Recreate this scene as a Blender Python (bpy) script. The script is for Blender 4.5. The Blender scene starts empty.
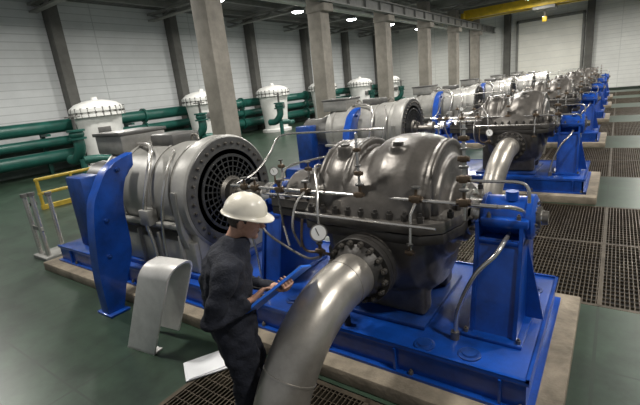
import bpy, bmesh, math, random
from mathutils import Vector, Matrix
random.seed(3)
V=Vector
D=bpy.data
scene=bpy.context.scene
pi=math.pi

# ---------------------------------------------------------------- materials
def mat(name,col,rough=.5,metal=0.0,var=0.0,scale=4.0,bump=0.0,bscale=40,emit=0,coat=0,dirt=None):
    m=D.materials.new(name); m.use_nodes=True
    nt=m.node_tree; b=nt.nodes['Principled BSDF']
    c=(col[0],col[1],col[2],1)
    b.inputs['Base Color'].default_value=c
    b.inputs['Roughness'].default_value=rough
    b.inputs['Metallic'].default_value=metal
    if coat: b.inputs['Coat Weight'].default_value=coat
    if emit:
        b.inputs['Emission Color'].default_value=c; b.inputs['Emission Strength'].default_value=emit
    if var>0 or bump>0:
        tc=nt.nodes.new('ShaderNodeTexCoord')
    if var>0:
        n=nt.nodes.new('ShaderNodeTexNoise'); n.inputs['Scale'].default_value=scale; n.inputs['Detail'].default_value=6
        n.inputs['Roughness'].default_value=.65
        nt.links.new(tc.outputs['Object'],n.inputs['Vector'])
        r=nt.nodes.new('ShaderNodeValToRGB')
        d=dirt if dirt else tuple(x*(1-var) for x in col)
        l=tuple(min(1,x*(1+var*.6)) for x in col)
        r.color_ramp.elements[0].position=.32; r.color_ramp.elements[0].color=(*d,1)
        r.color_ramp.elements[1].position=.66; r.color_ramp.elements[1].color=(*l,1)
        nt.links.new(n.outputs['Fac'],r.inputs['Fac']); nt.links.new(r.outputs['Color'],b.inputs['Base Color'])
        mr=nt.nodes.new('ShaderNodeMapRange')
        mr.inputs['To Min'].default_value=min(1,rough+.10); mr.inputs['To Max'].default_value=max(.05,rough-.07)
        nt.links.new(n.outputs['Fac'],mr.inputs['Value']); nt.links.new(mr.outputs['Result'],b.inputs['Roughness'])
    if bump>0:
        n2=nt.nodes.new('ShaderNodeTexNoise'); n2.inputs['Scale'].default_value=bscale; n2.inputs['Detail'].default_value=4
        nt.links.new(tc.outputs['Object'],n2.inputs['Vector'])
        bp=nt.nodes.new('ShaderNodeBump'); bp.inputs['Strength'].default_value=bump; bp.inputs['Distance'].default_value=.02
        nt.links.new(n2.outputs['Fac'],bp.inputs['Height']); nt.links.new(bp.outputs['Normal'],b.inputs['Normal'])
    return m

def panel_mat(name,col,joint,axis=2,pitch=.33,w=.03,rough=.5,pitch2=0,axis2=1,nscale=.6,dark=.85):
    m=D.materials.new(name); m.use_nodes=True; nt=m.node_tree; b=nt.nodes['Principled BSDF']
    b.inputs['Roughness'].default_value=rough
    tc=nt.nodes.new('ShaderNodeTexCoord'); sp=nt.nodes.new('ShaderNodeSeparateXYZ')
    nt.links.new(tc.outputs['Object'],sp.inputs[0])
    def line(ax,p,w):
        a=nt.nodes.new('ShaderNodeMath'); a.operation='DIVIDE'; a.inputs[1].default_value=p
        nt.links.new(sp.outputs[ax],a.inputs[0])
        f=nt.nodes.new('ShaderNodeMath'); f.operation='FRACT'; nt.links.new(a.outputs[0],f.inputs[0])
        l=nt.nodes.new('ShaderNodeMath'); l.operation='LESS_THAN'; l.inputs[1].default_value=w/p
        nt.links.new(f.outputs[0],l.inputs[0]); return l
    l=line(axis,pitch,w)
    if pitch2:
        l2=line(axis2,pitch2,w*1.3)
        mx=nt.nodes.new('ShaderNodeMath'); mx.operation='MAXIMUM'
        nt.links.new(l.outputs[0],mx.inputs[0]); nt.links.new(l2.outputs[0],mx.inputs[1]); l=mx
    n=nt.nodes.new('ShaderNodeTexNoise'); n.inputs['Scale'].default_value=nscale; n.inputs['Detail'].default_value=8
    n.inputs['Roughness'].default_value=.68
    nt.links.new(tc.outputs['Object'],n.inputs['Vector'])
    r=nt.nodes.new('ShaderNodeValToRGB')
    r.color_ramp.elements[0].position=.33; r.color_ramp.elements[0].color=(*[c*dark for c in col],1)
    r.color_ramp.elements[1].position=.67; r.color_ramp.elements[1].color=(*col,1)
    nt.links.new(n.outputs['Fac'],r.inputs['Fac'])
    mi=nt.nodes.new('ShaderNodeMixRGB'); mi.inputs[2].default_value=(*joint,1)
    nt.links.new(l.outputs[0],mi.inputs[0]); nt.links.new(r.outputs['Color'],mi.inputs[1])
    nt.links.new(mi.outputs[0],b.inputs['Base Color'])
    return m

M_blue=mat('blue_paint',(.004,.058,.33),.32,0,.35,3,coat=.3,dirt=(.002,.030,.17))
M_blued=mat('blue_paint_dull',(.005,.040,.20),.4,0,.4,4,dirt=(.003,.018,.09))
M_steel=mat('stainless_pipe',(.43,.40,.355),.34,.7,.28,3,.04,50)
M_rod=mat('polished_tube',(.62,.60,.57),.26,.85)
M_cast=mat('cast_iron_casing',(.115,.105,.094),.36,.5,.42,4,.22,9)
M_castd=mat('cast_iron_dark',(.052,.048,.044),.44,.45,.35,5,.15,20)
M_motor=mat('motor_grey_paint',(.33,.322,.30),.38,.3,.28,2.5,.04,20)
M_motord=mat('motor_dark_grey',(.12,.118,.112),.4,.4,.3,4)
M_fin=mat('fan_grille',(.085,.085,.083),.38,.5,.2,8)
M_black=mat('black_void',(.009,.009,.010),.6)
M_bolt=mat('bolt_steel',(.20,.185,.165),.38,.75,.3,20)
M_conc=mat('concrete',(.25,.21,.155),.85,0,.45,3,.4,25)
M_column=mat('column_concrete',(.26,.24,.205),.8,0,.3,1.5,.2,12)
M_pil=mat('pilaster_grey',(.12,.118,.108),.8,0,.25,1.5)
M_green=panel_mat('green_floor_paint',(.034,.064,.040),(.018,.030,.020),1,1.2,.02,.36,2.0,0,1.6,.32)
M_grate=mat('grating_steel',(.080,.064,.045),.5,.6,.4,3)
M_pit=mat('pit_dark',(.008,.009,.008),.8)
M_gpipe=mat('green_pipe_paint',(.010,.085,.066),.38,0,.3,2)
M_white=mat('white_enamel',(.72,.72,.69),.35,0,.12,2)
M_guard=mat('galvanised_sheet',(.62,.61,.585),.36,.3,.15,5)
M_yellow=mat('yellow_paint',(.62,.42,.02),.45,0,.2,3)
M_yelld=mat('yellow_paint_worn',(.42,.30,.03),.5,0,.3,5)
M_ceil=panel_mat('ceiling_deck',(.13,.13,.125),(.07,.07,.07),1,.5,.08,.7)
M_beam=mat('beam_grey',(.22,.22,.205),.5,0,.2,2)
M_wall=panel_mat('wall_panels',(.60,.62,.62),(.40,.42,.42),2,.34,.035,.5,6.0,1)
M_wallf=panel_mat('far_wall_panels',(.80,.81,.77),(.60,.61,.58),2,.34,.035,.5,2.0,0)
M_wlow=mat('wall_plinth',(.14,.18,.16),.7,0,.2,1)
M_door=panel_mat('roller_door_slats',(.92,.91,.83),(.72,.72,.66),2,.6,.05,.5)
M_dial=mat('dial_white',(.8,.8,.77),.4)
M_brass=mat('brass_valve',(.15,.11,.075),.42,.7,.3,15)
M_lamp=mat('lamp_glow',(.95,.96,1),.5,emit=30)
M_lhouse=mat('lamp_housing',(.3,.31,.31),.4,.4)
M_cloth=mat('navy_coverall',(.009,.011,.020),.85,0,.35,14,.4,70)
M_skin=mat('skin',(.54,.30,.21),.5,0,.15,25)
M_hair=mat('hair_grey_brown',(.07,.055,.045),.75,0,.4,60)
M_hat=mat('hard_hat_shell',(.78,.73,.62),.3,0,.08,10,coat=.3)
M_clip=mat('clipboard_blue',(.03,.19,.85),.35)
M_paper=mat('paper',(.72,.73,.74),.6)
M_boot=mat('boot_leather',(.015,.013,.012),.5)
M_eye=mat('eye_white',(.6,.58,.55),.3)

# ---------------------------------------------------------------- mesh builder
def basis(d,hint=None):
    d=V(d).normalized()
    h=V(hint) if hint is not None else (V((0,0,1)) if abs(d.z)<.9 else V((0,1,0)))
    u=(h-d*h.dot(d))
    if u.length<1e-6:
        h=V((1,0,0)); u=(h-d*h.dot(d))
    u.normalize(); return d,u,d.cross(u)

class MB:
    def __init__(s): s.bm=bmesh.new(); s.mats=[]
    def mi(s,m):
        if m not in s.mats: s.mats.append(m)
        return s.mats.index(m)
    def face(s,vs,i,sm=True):
        try:
            f=s.bm.faces.new(vs); f.material_index=i; f.smooth=sm
        except ValueError: pass
    def box(s,c,size,m,bev=0,rot=None,seg=2):
        mt=Matrix.Translation(V(c))
        if rot is not None: mt=mt@rot.to_4x4()
        mt=mt@Matrix.Diagonal((size[0],size[1],size[2],1))
        r=bmesh.ops.create_cube(s.bm,size=1,matrix=mt)
        fs=set(f for v in r['verts'] for f in v.link_faces); i=s.mi(m)
        for f in fs: f.material_index=i; f.smooth=True
        if bev>0:
            es=list(set(e for v in r['verts'] for e in v.link_edges))
            rr=bmesh.ops.bevel(s.bm,geom=es,offset=bev,segments=seg,affect='EDGES',profile=.5)
            for f in rr['faces']: f.material_index=i; f.smooth=True
    def bb(s,a,b,m,bev=0,seg=2):
        a=V(a);b=V(b); s.box((a+b)/2,[abs(x) for x in (b-a)],m,bev,None,seg)
    def rev(s,o,d,prof,m,seg=32,hint=None,sq=None):
        d,u,w=basis(d,hint); o=V(o); i=s.mi(m); rings=[]
        for a,r in prof:
            if r<1e-5: rings.append([s.bm.verts.new(o+d*a)])
            else:
                ring=[]
                for k in range(seg):
                    t=2*pi*k/seg
                    ring.append(s.bm.verts.new(o+d*a+u*(math.cos(t)*r)+w*(math.sin(t)*r*(sq or 1))))
                rings.append(ring)
        for A,B in zip(rings,rings[1:]):
            if len(A)==1 and len(B)==1: continue
            for k in range(seg):
                k2=(k+1)%seg
                if len(A)==1: s.face([A[0],B[k],B[k2]],i)
                elif len(B)==1: s.face([A[k],B[0],A[k2]],i)
                else: s.face([A[k],B[k],B[k2],A[k2]],i)
        if len(rings[0])>1: s.face(rings[0],i)
        if len(rings[-1])>1: s.face(rings[-1][::-1],i)
    def cyl(s,a,b,r,m,seg=20):
        a=V(a);b=V(b); L=(b-a).length
        s.rev(a,b-a,[(0,r),(L,r)],m,seg)
    def tube(s,pts,r,m,seg=12,hint=None,cap=True):
        pts=[V(p) for p in pts]; n=len(pts); i=s.mi(m); rings=[]
        prev=None
        for k,p in enumerate(pts):
            if k==0: t=pts[1]-p
            elif k==n-1: t=p-pts[k-1]
            else: t=(pts[k+1]-p).normalized()+(p-pts[k-1]).normalized()
            if t.length<1e-6: t=V((0,0,1))
            hh=hint if hint is not None else prev
            d,u,w=basis(t,hh)
            prev=u
            rr=r[k] if isinstance(r,(list,tuple)) else r
            ra,rb=(rr if isinstance(rr,(list,tuple)) else (rr,rr))
            rings.append([s.bm.verts.new(p+u*(math.cos(2*pi*j/seg)*ra)+w*(math.sin(2*pi*j/seg)*rb)) for j in range(seg)])
        for A,B in zip(rings,rings[1:]):
            for k in range(seg):
                k2=(k+1)%seg; s.face([A[k],B[k],B[k2],A[k2]],i)
        if cap:
            s.face(rings[0],i); s.face(rings[-1][::-1],i)
    def ring(s,o,d,R_,r,m,n=40,seg=8):
        d,u,w=basis(d); o=V(o)
        s.tube([o+u*(math.cos(2*pi*k/n)*R_)+w*(math.sin(2*pi*k/n)*R_) for k in range(n+1)],r,m,seg)
    def ell(s,c,r,m,rot=None,u=20,v=14):
        mt=Matrix.Translation(V(c))
        if rot is not None: mt=mt@rot.to_4x4()
        mt=mt@Matrix.Diagonal((r[0],r[1],r[2],1))
        q=bmesh.ops.create_uvsphere(s.bm,u_segments=u,v_segments=v,radius=1,matrix=mt); i=s.mi(m)
        for f in set(f for vv in q['verts'] for f in vv.link_faces): f.material_index=i; f.smooth=True
    def prism(s,pts,plane,lo,hi,m,bev=0):
        i=s.mi(m)
        def mk(p,h):
            return {'yz':(h,p[0],p[1]),'xz':(p[0],h,p[1]),'xy':(p[0],p[1],h)}[plane]
        A=[s.bm.verts.new(mk(p,lo)) for p in pts]; B=[s.bm.verts.new(mk(p,hi)) for p in pts]
        n=len(pts); fs=[]
        fs.append(s.bm.faces.new(A)); fs.append(s.bm.faces.new(B[::-1]))
        for k in range(n):
            k2=(k+1)%n; fs.append(s.bm.faces.new([A[k],B[k],B[k2],A[k2]]))
        for f in fs: f.material_index=i; f.smooth=True
        if bev>0:
            es=list(set(e for f in fs[:2] for e in f.edges))
            rr=bmesh.ops.bevel(s.bm,geom=es,offset=bev,segments=2,affect='EDGES',profile=.5)
            for f in rr['faces']: f.material_index=i; f.smooth=True
    def add(s,me,mats):
        n0=len(s.bm.faces); s.bm.from_mesh(me); s.bm.faces.ensure_lookup_table()
        idx=[s.mi(m) for m in mats]
        for f in s.bm.faces[n0:]:
            f.material_index=idx[min(f.material_index,len(idx)-1)]; f.smooth=True
    def mesh(s,name,ang=38):
        bmesh.ops.recalc_face_normals(s.bm,faces=s.bm.faces[:])
        me=D.meshes.new(name); s.bm.to_mesh(me); s.bm.free()
        for m in s.mats: me.materials.append(m)
        me.set_sharp_from_angle(angle=math.radians(ang))
        return me
    def obj(s,name,loc=(0,0,0),ang=38,parent=None):
        return put(name,s.mesh(name,ang),loc,parent)

def put(name,me,loc=(0,0,0),parent=None):
    o=D.objects.new(name,me); scene.collection.objects.link(o); o.location=loc
    if parent: o.parent=parent
    return o
def empty(name,loc,rz=0):
    o=D.objects.new(name,None); scene.collection.objects.link(o); o.location=loc; o.rotation_euler=(0,0,rz); o.empty_display_size=.1
    return o
def remesh(mb,voxel,smooth=4,disp=None):
    """union of overlapping closed shapes into one continuous surface"""
    o=mb.obj('tmp_remesh')
    r=o.modifiers.new('r','REMESH'); r.mode='VOXEL'; r.voxel_size=voxel
    sm=o.modifiers.new('s','SMOOTH'); sm.factor=.5; sm.iterations=smooth
    if disp:
        t=D.textures.new('wr','CLOUDS'); t.noise_scale=disp[1]; t.noise_depth=1
        d=o.modifiers.new('d','DISPLACE'); d.texture=t; d.strength=disp[0]; d.texture_coords='LOCAL'
        if len(disp)>2:
            sm2=o.modifiers.new('s2','SMOOTH'); sm2.factor=.5; sm2.iterations=disp[2]
    dg=bpy.context.evaluated_depsgraph_get(); dg.update()
    me=D.meshes.new_from_object(o.evaluated_get(dg))
    D.objects.remove(o)
    for p in me.polygons: p.use_smooth=True
    return me
def catmull(pts,n=8):
    P=[V(p) for p in pts]; P=[P[0]*2-P[1]]+P+[P[-1]*2-P[-2]]; out=[]
    for i in range(1,len(P)-2):
        a,b,c,d=P[i-1:i+3]
        for k in range(n):
            t=k/n
            out.append(.5*((2*b)+(c-a)*t+(2*a-5*b+4*c-d)*t*t+(3*b-a-3*c+d)*t**3))
    out.append(P[-2]); return out

# ---------------------------------------------------------------- room
P=6.0; Y0=3.5; ZS=1.335; NU=6; XW=-21.8
fl=MB()
fl.bb((XW,-6,-.3),(-3.06,45,0),M_green)
fl.bb((3,-6,-.3),(12,45,0),M_green)
for k in range(7):
    fl.bb((-3.06,2.42+P*k,-.3),(3,4.72+P*k,0),M_green)
fl.bb((-3.06,2.42+P*7,-.3),(3,45,0),M_green)
fl.bb((-3.06,-6,-.3),(3,-1.28,0),M_green)
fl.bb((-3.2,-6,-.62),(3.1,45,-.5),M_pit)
fl.obj('floor')
g=MB()
x=-3.04
while x<3:
    g.bb((x,-3.68,-.035),(x+.010,0,0),M_grate); x+=.042
y=-3.68
while y<=0:
    g.bb((-3.06,y,-.03),(3,y+.008,-.004),M_grate); y+=.1
for xx in (-3.06,-1.5,0,1.5,2.95): g.bb((xx,-3.7,-.04),(xx+.045,0,.002),M_grate)
for yy in (-3.7,-1.85,-.05): g.bb((-3.06,yy,-.04),(3,yy+.045,.002),M_grate)
gm=g.mesh('floor_grating')
for k in range(7): put('floor_grating',gm,(0,2.41+P*k,0))

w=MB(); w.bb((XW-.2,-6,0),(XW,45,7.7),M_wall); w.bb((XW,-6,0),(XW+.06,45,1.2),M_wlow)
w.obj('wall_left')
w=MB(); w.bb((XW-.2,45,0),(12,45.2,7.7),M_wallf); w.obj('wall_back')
c=MB(); c.bb((XW-.2,-6,7.7),(12,45.2,7.9),M_ceil)
c.obj('ceiling')
d=MB(); d.bb((-7.9,44.88,0),(-2.8,44.98,6.4),M_door)
for xx in (-8.05,-2.8): d.bb((xx,44.78,0),(xx+.18,44.98,6.6),M_beam)
d.bb((-8.05,44.78,6.4),(-2.62,44.98,6.65),M_beam); d.obj('door_1')
pm=MB(); pm.bb((-.28,-.25,0),(.28,.25,7.7),M_pil,.02); pmesh=pm.mesh('wall_pilaster')
for k in range(-2,6):
    put('wall_pilaster',pmesh,(XW+.3,10.0+6.5*k,0))
for xx in (-12.0,-8.8,-2.2,2.0,6): put('wall_pilaster',pmesh,(xx,44.6,0))
cm=MB(); cm.bb((-.33,-.33,0),(.33,.33,7.05),M_column,.03)
cm.bb((-.36,-.36,5.5),(.55,.36,5.8),M_column,.02)
cmesh=cm.mesh('concrete_column')
for k in range(0,6): put('concrete_column',cmesh,(-10.4,9.4+P*k,0))
b=MB()
b.bb((-.15,-6,5.82),(.15,44.3,5.88),M_beam); b.bb((-.15,-6,6.28),(.15,44.3,6.34),M_beam); b.bb((-.02,-6,5.88),(.02,44.3,6.28),M_beam)
for j in range(33): b.bb((-.14,-5.5+1.5*j,5.88),(.14,-5.48+1.5*j,6.28),M_beam)
b.bb((-.04,-6,6.34),(.04,44.3,6.40),M_bolt)
b.obj('crane_runway_beam',(-9.9,0,0))
for k in range(-1,6):
    b=MB(); b.bb((XW,-.16,7.35),(12,.16,7.45),M_beam); b.bb((XW,-.16,7.05),(12,.16,7.13),M_beam)
    xx=XW; j=0
    while xx<11:
        za,zb_=(7.09,7.40) if j%2 else (7.40,7.09)
        b.tube([(xx,0,za),(xx+1.0,0,zb_)],.05,M_beam,6); xx+=1.0; j+=1
    b.obj('roof_truss',(0,9.4+P*k,0))
for xx in (-20,-17.5,-14,-12,-7,-5.5,-3.5,0,4):
    b=MB(); b.bb((-.08,-6,7.45),(.08,45,7.7),M_beam); b.obj('roof_purlin',(xx,0,0))
b=MB()
for dx in (0,.28): b.cyl((dx,-6,0),(dx,44,0),.09,M_white,12)
for j in range(16): b.bb((-.12,-5+3*j-.03,.08),(.4,-5+3*j+.03,.14),M_beam); b.bb((.12,-5+3*j-.02,.1),(.16,-5+3*j+.02,.75),M_beam)
b.obj('overhead_pipes',(-13.2,0,6.6))
# crane
cr=MB()
cr.bb((-9.9,-.25,6.42),(11,.25,7.02),M_yellow,.02); cr.bb((-9.9,.9,6.42),(11,1.4,7.02),M_yellow,.02)
cr.bb((-10.0,-.7,6.42),(-9.75,1.9,6.80),M_yellow,.03)
cr.bb((-5.2,-.2,6.2),(-3.8,1.35,6.42),M_beam,.03); cr.cyl((-4.5,.55,5.7),(-4.5,.55,6.3),.04,M_bolt); cr.box((-4.5,.55,5.6),(.3,.2,.35),M_yellow,.04)
cr.obj('overhead_crane',(0,34.6,0))
# lamps
lm=MB()
lm.rev((0,0,0),(0,0,1),[(0,.36),(.04,.37),(.2,.25),(.32,.12),(.36,.10),(.5,.10),(.5,0)],M_lhouse,24)
lm.rev((0,0,-.07),(0,0,1),[(0,0),(.01,.2),(.06,.32),(.08,.33)],M_lamp,24)
lm.cyl((0,0,.5),(0,0,.7),.015,M_bolt,8)
lmesh=lm.mesh('ceiling_lamp')
for xx in (-15,-5,3):
    for k in range(-1,6):
        yy=8.2+P*k+(-1.0 if k==5 and xx>-10 else 0)
        put('ceiling_lamp',lmesh,(xx,yy,6.75))
        L=D.lights.new('lamp_light','AREA'); L.shape='DISK'; L.size=.6; L.energy=(340 if xx!=-15 else 400) if k<3 else 430; L.color=(1,.965,.90)
        lo=D.objects.new('lamp_light',L); scene.collection.objects.link(lo); lo.location=(xx,yy,6.64)

# ---------------------------------------------------------------- pipes / vessels on the left
gp=MB()
for (xx,zz,r) in ((-20.3,2.05,.27),(-20.3,1.40,.2),(-20.4,.75,.28)):
    gp.cyl((xx,-5,zz),(xx,42,zz),r,M_gpipe,20)
    for k in range(-2,12):
        yy=2+3.6*k
        gp.cyl((xx,yy-.05,zz),(xx,yy+.05,zz),r+.1,M_gpipe,20)
for k in range(12):
    yy=-4+4*k; gp.bb((-20.85,yy-.08,0),(-20.7,yy+.08,2.3),M_gpipe); gp.bb((-20.8,yy-.08,1.67),(-20.1,yy+.08,1.77),M_gpipe)
gp.obj('green_pipeline')
vs=MB()
vs.rev((0,0,0),(0,0,1),[(0,1.0),(.15,1.0),(.2,.78),(.9,.82),(1.9,.92),(2.15,.96),(2.18,1.12),(2.30,1.12),(2.30,1.04),(2.38,1.04),(2.38,1.12),(2.50,1.12),(2.55,1.05),(2.70,.85),(2.80,.5),(2.83,.3),(2.83,.14),(2.95,.12),(2.95,0)],M_white,36)
for j in range(24):
    t=2*pi*j/24; vs.bb((1.09*math.cos(t)-.03,1.09*math.sin(t)-.03,2.16),(1.09*math.cos(t)+.03,1.09*math.sin(t)+.03,2.54),M_motord)
vs.box((.87,-.3,1.6),(.06,.5,.3),M_motord,.01,Matrix.Rotation(-.32,3,'Z'))
for v in vs.bm.verts: v.co.z*=1.06
vsm=vs.mesh('domed_vessel')
vv=MB()
vv.tube(catmull([(0,-1.5,.75),(.5,-1.5,.8),(.9,-1.5,1.2),(.9,-1.5,1.7)],6),.2,M_gpipe,16)
vv.cyl((.9,-1.5,1.55),(.9,-1.5,1.62),.32,M_gpipe); vv.cyl((.9,-1.5,1.85),(.9,-1.5,1.92),.32,M_gpipe)
vv.ell((.9,-1.5,1.74),(.27,.27,.2),M_gpipe)
vv.cyl((.9,-1.5,1.9),(.9,-1.5,2.5),.06,M_motord)
ring=[(.9+.25*math.cos(t*pi/8),-1.5+.25*math.sin(t*pi/8),2.4) for t in range(17)]
vv.tube(ring,.025,M_motord,8)
vv.bb((.65,-1.53,2.38),(1.15,-1.47,2.42),M_motord)
vv.tube(catmull([(.9,-1.5,.75),(.9,-.9,.7),(.7,-.4,.6),(.6,0,.6)],6),.16,M_gpipe,14)
vv.cyl((.9,-1.5,0),(.9,-1.5,.8),.12,M_gpipe)
vvm=vv.mesh('gate_valve')
for k in range(-1,6):
    put('domed_vessel',vsm,(-18.8,9.66+5.95*k,0))
    put('gate_valve',vvm,(-17.6,9.1+P*k,0))
yb=MB()
for zz in (.85,.45): yb.cyl((0,0,zz),(0,1.9,zz),.045,M_yelld,12)
for yy in (0.05,.95,1.85): yb.cyl((0,yy,0),(0,yy,.88),.045,M_yelld,12)
yb.bb((-.06,0,.0),(.06,1.9,.12),M_yelld)
yb.obj('safety_barrier',(-13.0,4.5,0))
ps=MB()
for (xx,yy,h) in ((0,0,1.15),(.18,.05,1.0),(.34,.0,1.2),(.1,.35,1.1)):
    ps.cyl((xx,yy,0),(xx,yy,h),.04,M_rod,12); ps.cyl((xx,yy,h),(xx,yy,h+.06),.06,M_motord,12)
ps.bb((-.1,-.1,0),(.45,.45,.06),M_beam,.01); ps.bb((-.06,-.02,.55),(.4,.02,.62),M_beam)
ps.obj('pipe_stand',(-8.6,2.75,0))

# ---------------------------------------------------------------- train: plinth + base
def nut(mb,p,d,r=.022,h=.03,m=M_bolt):
    mb.rev(p,d,[(0,r),(h,r)],m,6); mb.rev(V(p)+V(d).normalized()*h,d,[(0,r*.55),(h*.5,r*.5)],m,8)
pl=MB(); pl.bb((-7.75,-1.04,0),(-.14,1.10,.14),M_conc,.015); plm=pl.mesh('concrete_plinth')
bs=MB()
x0,x1,y0,y1=-7.5,-.34,-.84,.92
bs.bb((x0,y0,.37),(x1,y1,.40),M_blue,.006)
bs.bb((x0+.02,y0+.02,.14),(x1-.02,y0+.05,.37),M_blue); bs.bb((x0+.02,y1-.05,.14),(x1-.02,y1-.02,.37),M_blue)
bs.bb((x0+.02,y0+.02,.14),(x0+.05,y1-.02,.37),M_blue); bs.bb((x1-.05,y0+.02,.14),(x1-.02,y1-.02,.37),M_blue)
bs.bb((x0-.02,y0-.03,.14),(x1+.03,y0+.04,.165),M_blue); bs.bb((x1-.04,y0-.03,.14),(x1+.03,y1+.03,.165),M_blue)
for j in range(9):
    xx=x0+.4+j*.82; bs.bb((xx,y0-.015,.165),(xx+.02,y0+.03,.37),M_blue)
    nut(bs,(xx+.15,y0+.0,.165),(0,0,1),.02,.03)
bs.bb((x0,y0,.40),(x1,y0+.025,.415),M_blue); bs.bb((x0,y1-.025,.40),(x1,y1,.415),M_blue); bs.bb((x1-.025,y0,.40),(x1,y1,.415),M_blue)
for (xx,yy) in ((-.52,.56),(-.78,-.70),(-1.13,-.73),(-2.6,-.6),(-3.4,.5)):
    bs.rev((xx,yy,.40),(0,0,1),[(0,.085),(.012,.085),(.016,.075),(.016,.06),(.03,.055),(.034,0)],M_blued,24)
for (xx,yy) in ((-1.85,-.75),(-2.0,-.72)):
    bs.cyl((xx,yy,.4),(xx,yy,.5),.03,M_black,12)
bs.bb((-2.35,-.55,.40),(-1.2,.55,.44),M_blued,.01)
bs.bb((-6.4,-.72,.40),(-3.9,.72,.47),M_blue,.01)
bsm=bs.mesh('pump_skid_base')

# ---------------------------------------------------------------- motor
mo=MB(); o=(0,0,ZS)
mo.rev(o,(1,0,0),[(-6.2,0),(-6.2,.45),(-6.14,.58),(-6.0,.64),(-5.95,.66),(-4.24,.66),(-4.22,.71),(-4.15,.73),(-3.97,.73),(-3.95,.71),(-3.95,.52),(-4.02,.50),(-4.02,.48)],M_motor,72)
mo.rev(o,(1,0,0),[(-4.021,.50),(-4.0,.50),(-3.935,.49),(-3.935,.455),(-4.03,.45)],M_fin,64)
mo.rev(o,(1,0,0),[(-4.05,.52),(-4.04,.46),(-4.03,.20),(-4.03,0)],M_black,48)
mo.rev(o,(1,0,0),[(-3.949,.705),(-3.940,.70),(-3.940,.55),(-3.949,.545)],M_motord,64)
for j in range(36):
    t=2*pi*j/36; nut(mo,(-3.940,.625*math.cos(t),ZS+.625*math.sin(t)),(1,0,0),.02,.028)
for j in range(28):
    t=2*pi*j/28
    R=Matrix.Rotation(t,3,'X'); cc=R@V((-3.975,0,.335)); mo.box((cc.x,cc.y,cc.z+ZS),(.07,.016,.25),M_fin,0,R)
for rr in (.26,.33,.40): mo.ring((-3.94,0,ZS),(1,0,0),rr,.008,M_fin,48,6)
mo.rev(o,(1,0,0),[(-4.03,.22),(-3.93,.21),(-3.90,.17),(-3.82,.16),(-3.82,.07),(-3.55,.07),(-3.55,.15),(-3.44,.15),(-3.43,.07)],M_bolt,36)
for j in range(8):
    t=2*pi*j/8; nut(mo,(-3.82,.12*math.cos(t),ZS+.12*math.sin(t)),(1,0,0),.014,.02)
for xx in (-5.9,-5.45,-4.75,-4.35): mo.rev(o,(1,0,0),[(xx-.02,.655),(xx-.02,.675),(xx+.02,.675),(xx+.02,.655)],M_motor,72)
for s_ in (-1,1):
    mo.bb((-6.1,s_*.66-.05,ZS-.32),(-4.2,s_*.66+.05,ZS-.26),M_motor,.01)
    mo.bb((-6.1,s_*.45,.47),(-4.0,s_*.68,.86),M_motor,.02)
    for j in range(5): mo.bb((-6.0+j*.44,s_*.66,.47),(-5.96+j*.44,s_*.72,.95),M_motor,.005)
mo.bb((-4.2,-.62,.47),(-3.98,.62,1.0),M_motor,.02)
mo.prism([(-.60,.47),(.60,.47),(.74,1.0),(.74,1.5),(-.74,1.5),(-.74,1.0)],'yz',-4.2,-4.1,M_motor,.01)
for j in range(4): nut(mo,(-3.98,-.5+j*.333,.55),(1,0,0),.022,.03)
mo.bb((-6.25,-.42,1.88),(-5.55,.3,2.16),M_motor,.03); mo.bb((-6.27,-.44,2.14),(-5.53,.32,2.19),M_motord,.01)
mo.bb((-5.2,-.2,1.95),(-4.7,.25,2.12),M_motord,.03)
for xx in (-5.4,-4.5):
    mo.tube([(xx+.07*math.cos(t*pi/6),0,2.02+.07*math.sin(t*pi/6)) for t in range(7)],.018,M_bolt,8)
mo.rev(o,(1,0,0),[(-7.1,0),(-7.1,.32),(-7.05,.36),(-6.5,.36),(-6.45,.42),(-6.2,.44)],M_motord,40)
mo.bb((-7.1,-.62,.40),(-6.6,-.3,1.55),M_blued,.03)
mo.bb((-7.1,.3,.40),(-6.7,.6,1.55),M_blued,.03)
mo.tube(catmull([(-5.5,-.2,2.0),(-4.95,-.38,1.99),(-4.72,-.58,1.82),(-4.70,-.72,1.5),(-4.78,-.76,1.15),(-4.74,-.74,.8),(-4.7,-.74,.42)],8),.028,M_rod,10)
mo.tube(catmull([(-4.5,-.35,1.95),(-4.35,-.62,1.7),(-4.38,-.74,1.35),(-4.5,-.74,.9),(-4.5,-.74,.42)],8),.016,M_rod,8)
mo.bb((-4.85,-.80,1.05),(-4.66,-.66,1.25),M_motor,.01)
mom=mo.mesh('electric_motor')

br=MB()
pts=[(-.60,.62),(-.93,.50),(-1.12,.27),(-1.25,0),(-1.36,-.70),(-1.38,-1.335),(-1.18,-1.335),(-1.06,-.98),(-.90,-.60),(-.87,0),(-.76,.33),(-.62,.46)]
pp=[(a,b_+ZS) for a,b_ in pts]
cl=catmull([(a,b_,0) for a,b_ in pp[:6]],4); cr_=catmull([(a,b_,0) for a,b_ in pp[6:]],4)
poly=[(q.x,q.y) for q in cl]+[(q.x,q.y) for q in cr_]
br.prism(poly,'yz',-5.2,-5.02,M_blue,.012)
br.bb((-5.28,-1.40,0),(-4.94,-1.14,.03),M_blue,.005)
for (a,z_) in ((-1.13,1.2),(-1.2,.75),(-.85,1.78)): nut(br,(-5.02,a,z_),(1,0,0),.03,.03,M_blued)
brm=br.mesh('motor_support_bracket',30)

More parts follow.
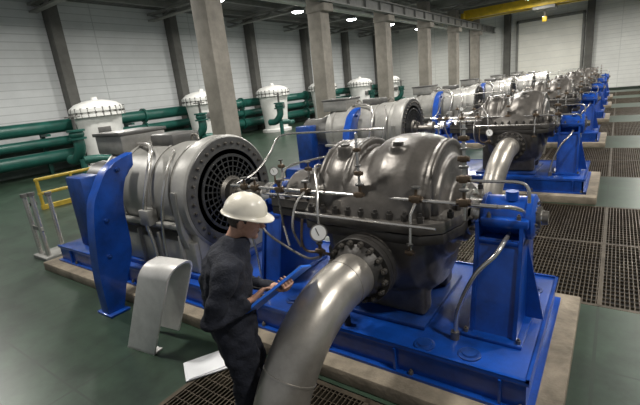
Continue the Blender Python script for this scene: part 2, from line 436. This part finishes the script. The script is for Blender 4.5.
# ---------------------------------------------------------------- pump casing
cs=MB()
def disc(x,h,r,z,m=M_cast):
    cs.rev((x,0,z),(1,0,0),[(-h,0),(-h,r*.62),(-h*.93,r*.8),(-h*.72,r*.93),(-h*.35,r*.99),(0,r),(h*.35,r*.99),(h*.72,r*.93),(h*.93,r*.8),(h,r*.62),(h,0)],m,64)
disc(-1.45,.33,.61,1.42); disc(-2.03,.19,.57,1.42)
cs.cyl((-2.3,0,1.38),(-1.09,0,1.38),.45,M_cast,48)
cs.rev((0,0,1.36),(1,0,0),[(-2.86,0),(-2.86,.25),(-2.8,.30),(-2.5,.33),(-2.35,.42),(-2.1,.46),(-2.1,0)],M_cast,48)
disc(-1.64,.50,.70,1.22)
cs.cyl((-1.2,0,ZS),(-.96,0,ZS),.26,M_cast,32)
cs.rev((-1.62,0,1.03),(0,-1,0),[(0,0),(0,.36),(.5,.30),(.66,.235),(.78,.225),(.78,0)],M_cast,36)
cs.rev((-1.95,0,1.03),(0,1,0),[(0,0),(0,.34),(.5,.28),(.66,.22),(.78,.21),(.78,0)],M_cast,36)
for s_ in (-1,1):
    cs.bb((-2.25,s_*.3-.1,.44),(-1.25,s_*.3+.1,1.0),M_cast,.03)
for xx,r,tr in ((-2.20,.53,.032),(-1.89,.55,.034),(-1.15,.53,.032)):
    cs.tube([(xx,r*math.cos(t),1.42+r*math.sin(t)) for t in [k*pi/24 for k in range(25)]],tr,M_cast,10)
for (xx,yy) in ((-2.0,-.3),(-1.47,-.3),(-1.47,.3)):
    cs.cyl((xx,yy,1.7),(xx,yy,1.97),.07,M_cast,16)
# webs between the end bonnet and the first volute, and bosses on the front shoulder
for yy in (-.22,0,.22): cs.prism([(-2.75,1.5),(-2.2,1.5),(-2.2,1.86),(-2.3,1.80)],'xz',yy-.02,yy+.02,M_cast)
for xx in (-2.15,-1.62,-1.25): cs.cyl((xx,-.5,1.42),(xx,-.5,1.62),.06,M_cast,14)
csm=remesh(cs,.018,5)
pu=MB(); pu.add(csm,[M_cast])
prof=[(-2.95,-.36),(-2.4,-.40),(-2.3,-.62),(-2.1,-.70),(-1.15,-.70),(-1.0,-.60),(-.93,-.34),(-.93,.34),(-1.0,.6),(-1.15,.70),(-2.1,.70),(-2.3,.62),(-2.4,.40),(-2.95,.36)]
pu.prism(prof,'xy',1.335,1.425,M_cast,.01); pu.prism([(a*1.0,b_*.99) for a,b_ in prof],'xy',1.245,1.328,M_castd,.01)
for s_ in (-1,1):
    for j in range(9): nut(pu,(-2.2+.13*j,s_*.645,1.425),(0,0,1),.030,.05,M_castd)
    for j in range(4): nut(pu,(-2.88+.14*j,s_*.34,1.425),(0,0,1),.026,.045,M_castd)
    nut(pu,(-.99,s_*.45,1.425),(0,0,1),.026,.045,M_castd); nut(pu,(-.99,s_*.25,1.425),(0,0,1),.026,.045,M_castd)
pu.rev(o,(1,0,0),[(-3.42,0),(-3.42,.06),(-3.3,.06),(-3.3,.15),(-3.18,.15),(-3.18,.06),(-2.95,.06),(-2.95,.17),(-2.86,.17)],M_rod,32)
pu.rev(o,(1,0,0),[(-.97,.2),(-.93,.2),(-.93,.12),(-.86,.12),(-.86,.06),(-.4,.06),(-.4,0)],M_rod,32)
for j in range(8):
    t=2*pi*j/8; nut(pu,(-.93,.16*math.cos(t),ZS+.16*math.sin(t)),(1,0,0),.014,.02)
def bearing(a,b_):
    pu.rev(o,(1,0,0),[(a,.10),(a,.17),(a+.03,.185),(a+.03,.165),(b_-.06,.165),(b_-.06,.185),(b_-.02,.185),(b_,.15),(b_,.07)],M_blue,36)
    pu.bb((a+.02,-.24,ZS-.035),(b_-.03,.24,ZS+.035),M_blue,.01)
    for xx in (a+.08,b_-.1):
        for yy in (-.21,.21): nut(pu,(xx,yy,ZS+.035),(0,0,1),.018,.03)
bearing(-.84,-.44); bearing(-3.14,-2.99)
for j in range(8):
    t=2*pi*j/8+.2; nut(pu,(-.44,.125*math.cos(t),ZS+.125*math.sin(t)),(1,0,0),.012,.015)
pu.rev(o,(1,0,0),[(-.44,.09),(-.41,.09),(-.41,.06),(-.36,.055),(-.36,0)],M_bolt,24)
pu.cyl((-.62,-.05,ZS+.15),(-.62,-.05,ZS+.22),.05,M_blue)
def pedestal(xa,xb):
    for a_,b2 in ((xa,xa+.03),(xb-.03,xb)):
        pu.prism([(-.42,.40),(.42,.40),(.42,.44),(.24,1.18),(.24,ZS),(-.24,ZS),(-.24,1.18),(-.42,.44)],'yz',a_,b2,M_blue,.004)
    for s_ in (-1,1):
        pu.prism([(s_*.40,.40),(s_*.37,.40),(s_*.19,1.2),(s_*.22,1.2)],'yz',xa+.03,xb-.03,M_blue)
    pu.bb((xa-.05,-.48,.40),(xb+.05,.48,.43),M_blue,.005)
    pu.bb((xa,-.24,1.15),(xb,.24,1.19),M_blue,.005)
    for xx in (xa-.02,xb+.02):
        for yy in (-.44,.44): nut(pu,(xx,yy,.43),(0,0,1),.02,.03)
pedestal(-.86,-.50); pedestal(-3.22,-2.94)
pu.prism([(-.50,.43),(-.36,.43),(-.50,1.1)],'xz',-.01,.01,M_blue)
# instrument tubing
yt=-.57
pu.tube([(-3.3,yt,1.60),(-.62,yt,1.575)],.017,M_rod,10)
pu.tube([(-2.9,yt+.05,1.52),(-1.25,yt+.05,1.51)],.012,M_rod,10)
pu.tube([(-2.3,-.76,1.44),(-1.0,-.76,1.43)],.011,M_rod,8)
pu.tube(catmull([(-.62,yt,1.575),(-.55,yt+.03,1.57),(-.5,yt+.15,1.52),(-.5,yt+.32,1.45)],5),.015,M_rod,10)
pu.tube([(-1.9,.3,2.04),(-3.1,.3,2.02)],.012,M_rod,8)
pu.tube(catmull([(-3.1,.3,2.02),(-3.3,.28,1.98),(-3.32,.1,1.8),(-3.3,-.2,1.65),(-3.3,-.5,1.60)],5),.012,M_rod,8)
def valve(x,y,z,sc=1.0):
    sc*=.85
    pu.box((x,y,z),(.07*sc,.06*sc,.06*sc),M_brass,.008)
    pu.cyl((x-.055*sc,y,z),(x+.055*sc,y,z),.026*sc,M_brass,8)
    pu.cyl((x,y,z),(x,y,z+.1*sc),.013*sc,M_brass,8)
    pu.cyl((x,y,z+.09*sc),(x,y,z+.105*sc),.038*sc,M_motord,12)
for xx in (-3.1,-2.95,-2.62,-2.3,-1.72,-1.22,-.85): valve(xx,yt,1.59,1.15)
pu.tube([(-1.72,yt,1.59),(-1.72,yt,2.12)],.012,M_rod,8); valve(-1.72,yt,1.78,.8); valve(-1.72,yt,1.98,.7)
pu.tube([(-.87,-.5,1.43),(-.87,-.5,2.15)],.013,M_rod,8); valve(-.87,-.5,1.75,1.1); valve(-.87,-.5,1.9,.9); valve(-.87,-.5,2.05,.8)
pu.tube(catmull([(-.87,-.5,1.74),(-.7,-.5,1.74),(-.5,-.5,1.74),(-.44,-.5,1.70),(-.43,-.5,1.6)],6),.012,M_rod,8)
pu.tube([(-2.66,yt,1.6),(-2.66,yt+.03,1.2),(-2.5,yt-.1,1.05)],.011,M_rod,8)
pu.tube([(-1.22,yt,1.57),(-1.22,yt-.12,1.5),(-1.22,yt-.16,1.2)],.011,M_rod,8); valve(-1.22,-.73,1.2,.8)
pu.tube(catmull([(-2.3,-.2,1.75),(-2.25,-.45,1.8),(-2.1,-.66,1.65),(-2.05,-.76,1.45),(-2.05,-.76,1.2)],6),.012,M_rod,8)
pu.tube(catmull([(-2.62,yt,1.6),(-2.6,-.45,1.78),(-2.45,-.25,1.82),(-2.3,-.1,1.84)],6),.010,M_rod,8)
pu.tube(catmull([(-2.3,yt,1.6),(-2.32,-.72,1.5),(-2.32,-.8,1.3),(-2.3,-.74,1.1)],6),.012,M_rod,8)
pu.tube(catmull([(-2.95,yt,1.6),(-2.97,-.62,1.4),(-2.85,-.62,1.15),(-2.6,-.6,1.0),(-2.3,-.66,.95),(-2.1,-.72,1.02)],6),.013,M_bolt,8)
pu.tube(catmull([(-3.1,yt,1.6),(-3.12,-.6,1.3),(-3.1,-.55,.9),(-3.1,-.52,.43)],6),.014,M_rod,8)
for (xx,zz) in ((-2.8,1.66),(-2.45,1.64)):
    pu.cyl((xx,-.3,1.6),(xx,-.3,zz+.12),.012,M_rod,8); valve(xx,-.3,zz+.1,.8)
for (xx,zz) in ((-1.47,1.98),(-2.0,1.96)):
    pu.cyl((xx,-.3,zz-.03),(xx,-.3,zz+.02),.045,M_castd,6)
def gauge(gc,rs=1.0):
    gd=V((.62,-.72,.25)).normalized(); gc=V(gc)
    pu.rev(gc,gd,[(-.02*rs,0),(-.02*rs,.062*rs),(.014*rs,.070*rs),(.018*rs,.070*rs),(.018*rs,.058*rs)],M_bolt,28)
    pu.rev(gc+gd*.016*rs,gd,[(0,.060*rs),(.006*rs,.059*rs),(.006*rs,0)],M_dial,28)
    q_,u_,w_=basis(gd); pu.tube([gc+gd*.024*rs-u_*.02*rs,gc+gd*.024*rs+u_*.04*rs+w_*.02*rs],.003*rs,M_black,6)
    pu.cyl(gc-V((0,0,.06*rs)),gc-V((0,0,.2*rs)),.014*rs,M_brass,8)
gauge((-2.02,-.82,1.30),1.1); valve(-2.02,-.82,1.13,.9)
gauge((-2.62,-.62,1.78),.6); pu.tube([(-2.62,-.62,1.7),(-2.62,yt,1.6)],.01,M_brass,6)
pu.tube([(-2.02,-.82,1.12),(-2.0,-.70,1.05),(-1.95,-.5,1.0)],.014,M_brass,8)
pu.tube(catmull([(-2.02,-.82,1.12),(-2.15,-.84,1.12),(-2.2,-.84,1.2),(-2.2,-.80,1.40)],5),.012,M_brass,8)
pu.rev((-1.62,0,1.03),(0,-1,0),[(.70,.22),(.74,.285),(.80,.285),(.80,.2)],M_castd,40)
pu.rev((-1.95,0,1.03),(0,1,0),[(.70,.22),(.74,.285),(.80,.285),(.80,.2)],M_castd,40)
pu.tube(catmull([(-.62,-.1,1.22),(-.62,-.34,1.22),(-.66,-.46,1.15),(-.79,-.52,.99),(-.91,-.54,.68),(-.94,-.54,.42)],8),.018,M_rod,10)
pu.cyl((-.94,-.54,.4),(-.94,-.54,.47),.035,M_bolt,12)
pum=pu.mesh('centrifugal_pump')

# suction pipe
sp=MB()
path=[(-1.62,-.86,1.03),(-1.62,-1.05,1.03),(-1.625,-1.22,1.02),(-1.64,-1.42,.95),(-1.665,-1.60,.82),(-1.69,-1.73,.66),(-1.72,-1.84,.46),(-1.745,-1.92,.22),(-1.76,-1.97,0),(-1.77,-1.99,-.2)]
cp=catmull(path,5)
sp.tube(cp,.190,M_steel,40,hint=(1,0,0))
for i_ in (7,26):
    a=cp[i_]; dd=(cp[i_+1]-cp[i_-1]).normalized(); sp.rev(a,dd,[(-.008,.188),(-.006,.194),(.006,.194),(.008,.188)],M_steel,40)
sp.rev((-1.62,-.805,1.03),(0,-1,0),[(0,.1),(0,.285),(.055,.285),(.06,.28),(.06,.235),(.11,.205),(.15,.192)],M_castd,40)
for j in range(16):
    t=2*pi*(j+.5)/16; px_=(-1.62+.25*math.cos(t),-.865,1.03+.25*math.sin(t)); nut(sp,px_,(0,-1,0),.024,.035)
    nut(sp,(px_[0],-.735,px_[2]),(0,1,0),.024,.03)
spm=sp.mesh('suction_pipe')
dp=MB()
dp.tube(catmull([(-1.95,.81,1.03),(-1.95,1.0,1.03),(-1.95,1.25,.95),(-1.95,1.38,.7),(-1.95,1.4,.3),(-1.95,1.4,-.2)],6),.18,M_steel,28,hint=(1,0,0))
dp.rev((-1.95,.81,1.03),(0,1,0),[(0,.1),(0,.28),(.06,.28),(.06,.18)],M_castd,36)
dpm=dp.mesh('discharge_pipe')

for k in range(NU):
    L_=(0,Y0+P*k,0)
    put('concrete_plinth',plm,L_); put('pump_skid_base',bsm,L_); put('electric_motor',mom,L_)
    put('motor_support_bracket',brm,L_); put('centrifugal_pump',pum,L_); put('suction_pipe',spm,L_); put('discharge_pipe',dpm,L_)

# ---------------------------------------------------------------- loose guard + paper
gu=MB()
def gp_(th,short=.0):
    hw=.17-th; rc=.13-th; zt=.98-th; pts=[(-hw,0),(-hw,zt-rc)]
    for k in range(1,7):
        t=pi-pi/2*k/6; pts.append((-hw+rc+rc*math.cos(t),zt-rc+rc*math.sin(t)))
    for k in range(0,7):
        t=pi/2-pi/2*k/6; pts.append((hw-rc+rc*math.cos(t),zt-rc+rc*math.sin(t)))
    pts.append((hw,.10)); return pts
A=gp_(0); B=gp_(.022)
gu.prism(A+B[::-1],'yz',0,.42,M_guard,.004)
gu.prism([(-.17,0),(-.06,0),(-.06,.02),(-.17,.02)],'yz',0,.42,M_guard)
for v in gu.bm.verts:
    z=v.co.z; v.co.x+=z*.40; v.co.y+=z*.10
go=gu.obj('sheet_metal_guard',(-4.18,2.02,0),30); go.rotation_euler=(0,0,.12)
pa=MB(); pa.box((0,0,.012),(.42,.30,.012),M_paper,.002); pa.box((0.01,.01,.022),(.40,.29,.006),M_paper,0,Matrix.Rotation(.06,3,'Z'))
po=pa.obj('paper_sheets',(-3.08,2.05,.0)); po.rotation_euler=(0,0,1.0)

# ---------------------------------------------------------------- worker
W=empty('worker',(-2.16,1.73,0),math.radians(46.3)); W.scale=(1.15,1.15,1.0)
bd=MB()
bd.tube([(.0,0,.84),(0,0,.95),(-.005,0,1.08),(-.005,0,1.22),(.01,0,1.34),(.035,0,1.44),(.065,0,1.50),(.09,0,1.555)],
        [(.17,.135),(.185,.15),(.18,.145),(.19,.155),(.205,.155),(.195,.132),(.13,.10),(.08,.075)],M_cloth,28,hint=(0,1,0))
for s_ in (-1,1):
    fx=.0 if s_<0 else .06
    bd.tube([(0,s_*.085,.95),(.01+fx*.2,s_*.095,.78),(.03+fx*.6,s_*.105,.52),(.01+fx,s_*.11,.32),(-.01+fx,s_*.115,.12),(-.01+fx,s_*.115,.06)],[.115,.118,.094,.085,.078,.084],M_cloth,18)
RA=[(.04,-.12,1.435),(.03,-.19,1.425),(-.01,-.225,1.34),(-.06,-.245,1.23),(-.10,-.25,1.12),(-.085,-.24,1.105),(.0,-.205,1.125),(.115,-.160,1.160)]
bd.tube(RA,[.08,.085,.076,.068,.062,.060,.055,.044],M_cloth,18)
LA=[(.04,.12,1.435),(.03,.19,1.425),(.04,.225,1.34),(.06,.24,1.23),(.09,.22,1.12),(.10,.21,1.105),(.19,.13,1.11),(.285,.05,1.120)]
bd.tube(LA,[.08,.085,.074,.066,.060,.058,.052,.042],M_cloth,18)
bd.tube([(.08,0,1.51),(.095,0,1.56),(.10,0,1.585)],[(.10,.095),(.085,.08),(.078,.075)],M_cloth,20,hint=(0,1,0))
bme=remesh(bd,.010,5,(.045,.085,8))
bo=put('coverall',bme,(0,0,0),W); bme.materials.clear(); bme.materials.append(M_cloth)
bt=MB()
for s_,fx in ((-1,-.01),(1,.05)):
    bt.tube([(fx-.07,s_*.115,.045),(fx+.02,s_*.115,.055),(fx+.12,s_*.12,.045),(fx+.19,s_*.122,.035)],[(.042,.045),(.05,.055),(.048,.042),(.03,.026)],M_boot,16,hint=(0,1,0))
    bt.tube([(fx,s_*.115,.05),(fx,s_*.115,.14)],.055,M_boot,16)
    bt.bb((fx-.11,s_*.12-.045,0),(fx+.2,s_*.12+.045,.018),M_boot,.006)
bt.obj('boots',parent=W)
# head
H=empty('head',(.168,0,1.682)); H.parent=W; H.rotation_euler=(0,math.radians(15),math.radians(-16)); H.scale=(.98,.98,1.10)
hd=MB()
hd.ell((-.005,0,.03),(.100,.078,.098),M_skin); hd.ell((.035,0,-.055),(.060,.054,.062),M_skin)
hd.ell((.02,0,-.01),(.078,.068,.085),M_skin)
hd.tube([(.088,0,.022),(.104,0,-.002),(.120,0,-.022),(.100,0,-.034)],[(.009,.009),(.011,.012),(.016,.014),(.012,.009)],M_skin,12)
hd.ell((.083,0,.032),(.02,.055,.012),M_skin); hd.ell((.080,0,-.057),(.017,.027,.007),M_skin); hd.ell((.079,0,-.069),(.016,.022,.007),M_skin)
hd.ell((.078,0,-.098),(.02,.024,.018),M_skin)
for s_ in (-1,1):
    hd.ell((-.005,s_*.079,-.008),(.021,.010,.034),M_skin); hd.ell((.065,s_*.042,-.018),(.024,.02,.02),M_skin)
hd.tube([(-.075,0,-.20),(-.045,0,-.12),(-.02,0,-.03)],[.062,.058,.06],M_skin,18)
hm=remesh(hd,.0045,3); hm.materials.clear(); hm.materials.append(M_skin); put('face',hm,(0,0,0),H)
ey=MB()
for s_ in (-1,1):
    ey.ell((.085,s_*.030,.008),(.012,.014,.010),M_eye,None,12,8); ey.ell((.0955,s_*.030,.007),(.003,.005,.005),M_black,None,10,6)
    ey.tube([(.099,s_*.014,.030),(.098,s_*.03,.034),(.088,s_*.05,.030)],.004,M_hair,6)
ey.bb((.092,-.02,-.064),(.0975,.02,-.0615),M_hair)
ey.obj('eyes',parent=H)
hr=MB(); hr.ell((-.012,0,.028),(.104,.083,.102),M_hair,None,32,24)
dl=[]
for f in hr.bm.faces:
    c_=f.calc_center_median()
    if (c_.x>.035 and c_.z<.06) or c_.z<-.055 or (c_.x>-.03 and c_.z<.0): dl.append(f)
bmesh.ops.delete(hr.bm,geom=dl,context='FACES'); hr.obj('hair',parent=H)
ht=MB(); i=ht.mi(M_hat)
NS=48; rings=[]
prof=[(0,1.0),(.12,.995),(.35,.95),(.6,.82),(.8,.62),(.93,.36),(.985,.14)]
zb=.052
for (hh,rr) in prof:
    ring=[]
    for k in range(NS):
        t=2*pi*k/NS
        x_=.136*rr*math.cos(t)-.008; y_=.114*rr*math.sin(t); z_=zb+.125*hh
        rd=.008*max(0,1-abs(y_)/.022) if hh>.3 else 0
        ring.append(ht.bm.verts.new((x_,y_,z_+rd)))
    rings.append(ring)
for A_,B_ in zip(rings,rings[1:]):
    for k in range(NS): ht.face([A_[k],A_[(k+1)%NS],B_[(k+1)%NS],B_[k]],i)
ht.face(rings[-1],i)
br1=[];br2=[];br3=[]
for k in range(NS):
    t=2*pi*k/NS; pk=max(0,math.cos(t))**2
    e=.012+.038*pk
    br1.append(ht.bm.verts.new(((.136+e)*math.cos(t)-.008,(.114+e*.9)*math.sin(t),zb-.006-.018*pk)))
    br2.append(ht.bm.verts.new(((.136+e)*math.cos(t)-.008,(.114+e*.9)*math.sin(t),zb-.011-.018*pk)))
    br3.append(ht.bm.verts.new((.128*math.cos(t)-.008,.106*math.sin(t),zb-.004)))
for k in range(NS):
    k2=(k+1)%NS
    ht.face([rings[0][k],br1[k],br1[k2],rings[0][k2]],i); ht.face([br1[k],br2[k],br2[k2],br1[k2]],i); ht.face([br2[k],br3[k],br3[k2],br2[k2]],i)
ht.obj('hard_hat',parent=H,ang=60)
# clipboard
ca=math.radians(35); CA=V((math.cos(ca),0,math.sin(ca))); CN0=V((-math.sin(ca),0,math.cos(ca))); CC=V((.30,-.08,1.170))
ro=math.radians(33); CB=V((0,1,0))*math.cos(ro)-CN0*math.sin(ro); CN=CA.cross(CB)
Rc=Matrix((CA,CB,CN)).transposed()
cb=MB(); cb.box(CC,(.47,.28,.018),M_clip,.003,Rc); cb.box(CC+CN*.011-CA*.015,(.33,.22,.004),M_paper,0,Rc); cb.box(CC+CN*.016+CA*.20,(.03,.11,.014),M_rod,.004,Rc)
cb.obj('clipboard',parent=W)
def hand(name,wr,d,n,thumb_side,curl,tcurl=.5,arm=None):
    d=V(d).normalized(); n=V(n); n=(n-d*n.dot(d)).normalized()   # n: palm facing direction
    s=d.cross(n)*thumb_side
    wr=V(wr); h=MB()
    st=[wr-d*.06 if arm is None else V(arm), wr, wr+d*.03, wr+d*.065, wr+d*.092]
    h.tube(st,[(.030,.024),(.028,.02),(.036,.018),(.043,.016),(.040,.012)],M_skin,16,hint=s)
    for off,ln,rr in ((.031,.070,.0092),(.0105,.078,.0095),(-.0105,.072,.009),(-.031,.056,.008)):
        p=wr+d*.082+s*off; a=0; pts=[p-d*.02,p]; rs=[rr,rr]
        for fr in (.45,.32,.23):
            a+=curl; dd=d*math.cos(a)+n*math.sin(a)+s*(off*.8)
            p=p+dd.normalized()*ln*fr; pts.append(p.copy()); rs.append(rr*(.97 if fr>.3 else .82))
        h.tube(pts,rs,M_skin,10)
        h.ell(pts[-1],[rs[-1]*1.0]*3,M_skin,None,10,8)
    p=wr+d*.022+s*.026; pts=[p,p+(d*.6+s*.75+n*.3).normalized()*.036]
    pts.append(pts[-1]+(d*.85+s*.35+n*tcurl).normalized()*.030); pts.append(pts[-1]+(d*.9+s*.0+n*tcurl*1.4).normalized()*.024)
    h.tube(pts,[.014,.0125,.0105,.009],M_skin,10); h.ell(pts[-1],(.0095,)*3,M_skin,None,10,8)
    me=remesh(h,.0032,2); me.materials.clear(); me.materials.append(M_skin)
    put(name,me,(0,0,0),W)
hand('right_hand',(.145,-.158,1.172),CA*.90+CB*.30+CN*.12,-CN,1,.5,.6,arm=(.085,-.172,1.155))
pc=CC+CA*.07-CB*.05-CN*.034
dl_=(CA*.45-CB*.9).normalized()
hand('left_hand',pc-dl_*.055,dl_,CN,1,.62,.7,arm=(.27,.06,1.120))
pn=MB(); pn.tube([CC+CN*.012-CA*.03-CB*.03,CC+CN*.11-CA*.10-CB*.06],.004,M_black,8); pn.obj('pen',parent=W)

# ---------------------------------------------------------------- world + camera
wd=D.worlds.new('World'); scene.world=wd; wd.use_nodes=True
bg=wd.node_tree.nodes['Background']; bg.inputs[0].default_value=(.86,.90,.95,1); bg.inputs[1].default_value=.30

th=math.radians(15.5); r=math.radians(6.0); ya=math.radians(36.3)
Fh=V((-math.sin(ya),math.cos(ya),0)); R0=V((math.cos(ya),math.sin(ya),0)); Z=V((0,0,1))
F=Fh*math.cos(th)-Z*math.sin(th); U0=Z*math.cos(th)+Fh*math.sin(th)
R=R0*math.cos(r)-U0*math.sin(r); U=R0*math.sin(r)+U0*math.cos(r)
cam=D.cameras.new('camera'); co=D.objects.new('camera',cam); scene.collection.objects.link(co)
m=Matrix((R,U,-F)).transposed().to_4x4(); m.translation=V((0,0,2.5)); co.matrix_world=m
cam.sensor_width=36; cam.lens=410/640*36; cam.clip_end=200; cam.clip_start=.05
scene.camera=co
scene.view_settings.view_transform='Standard'
scene.view_settings.exposure=0
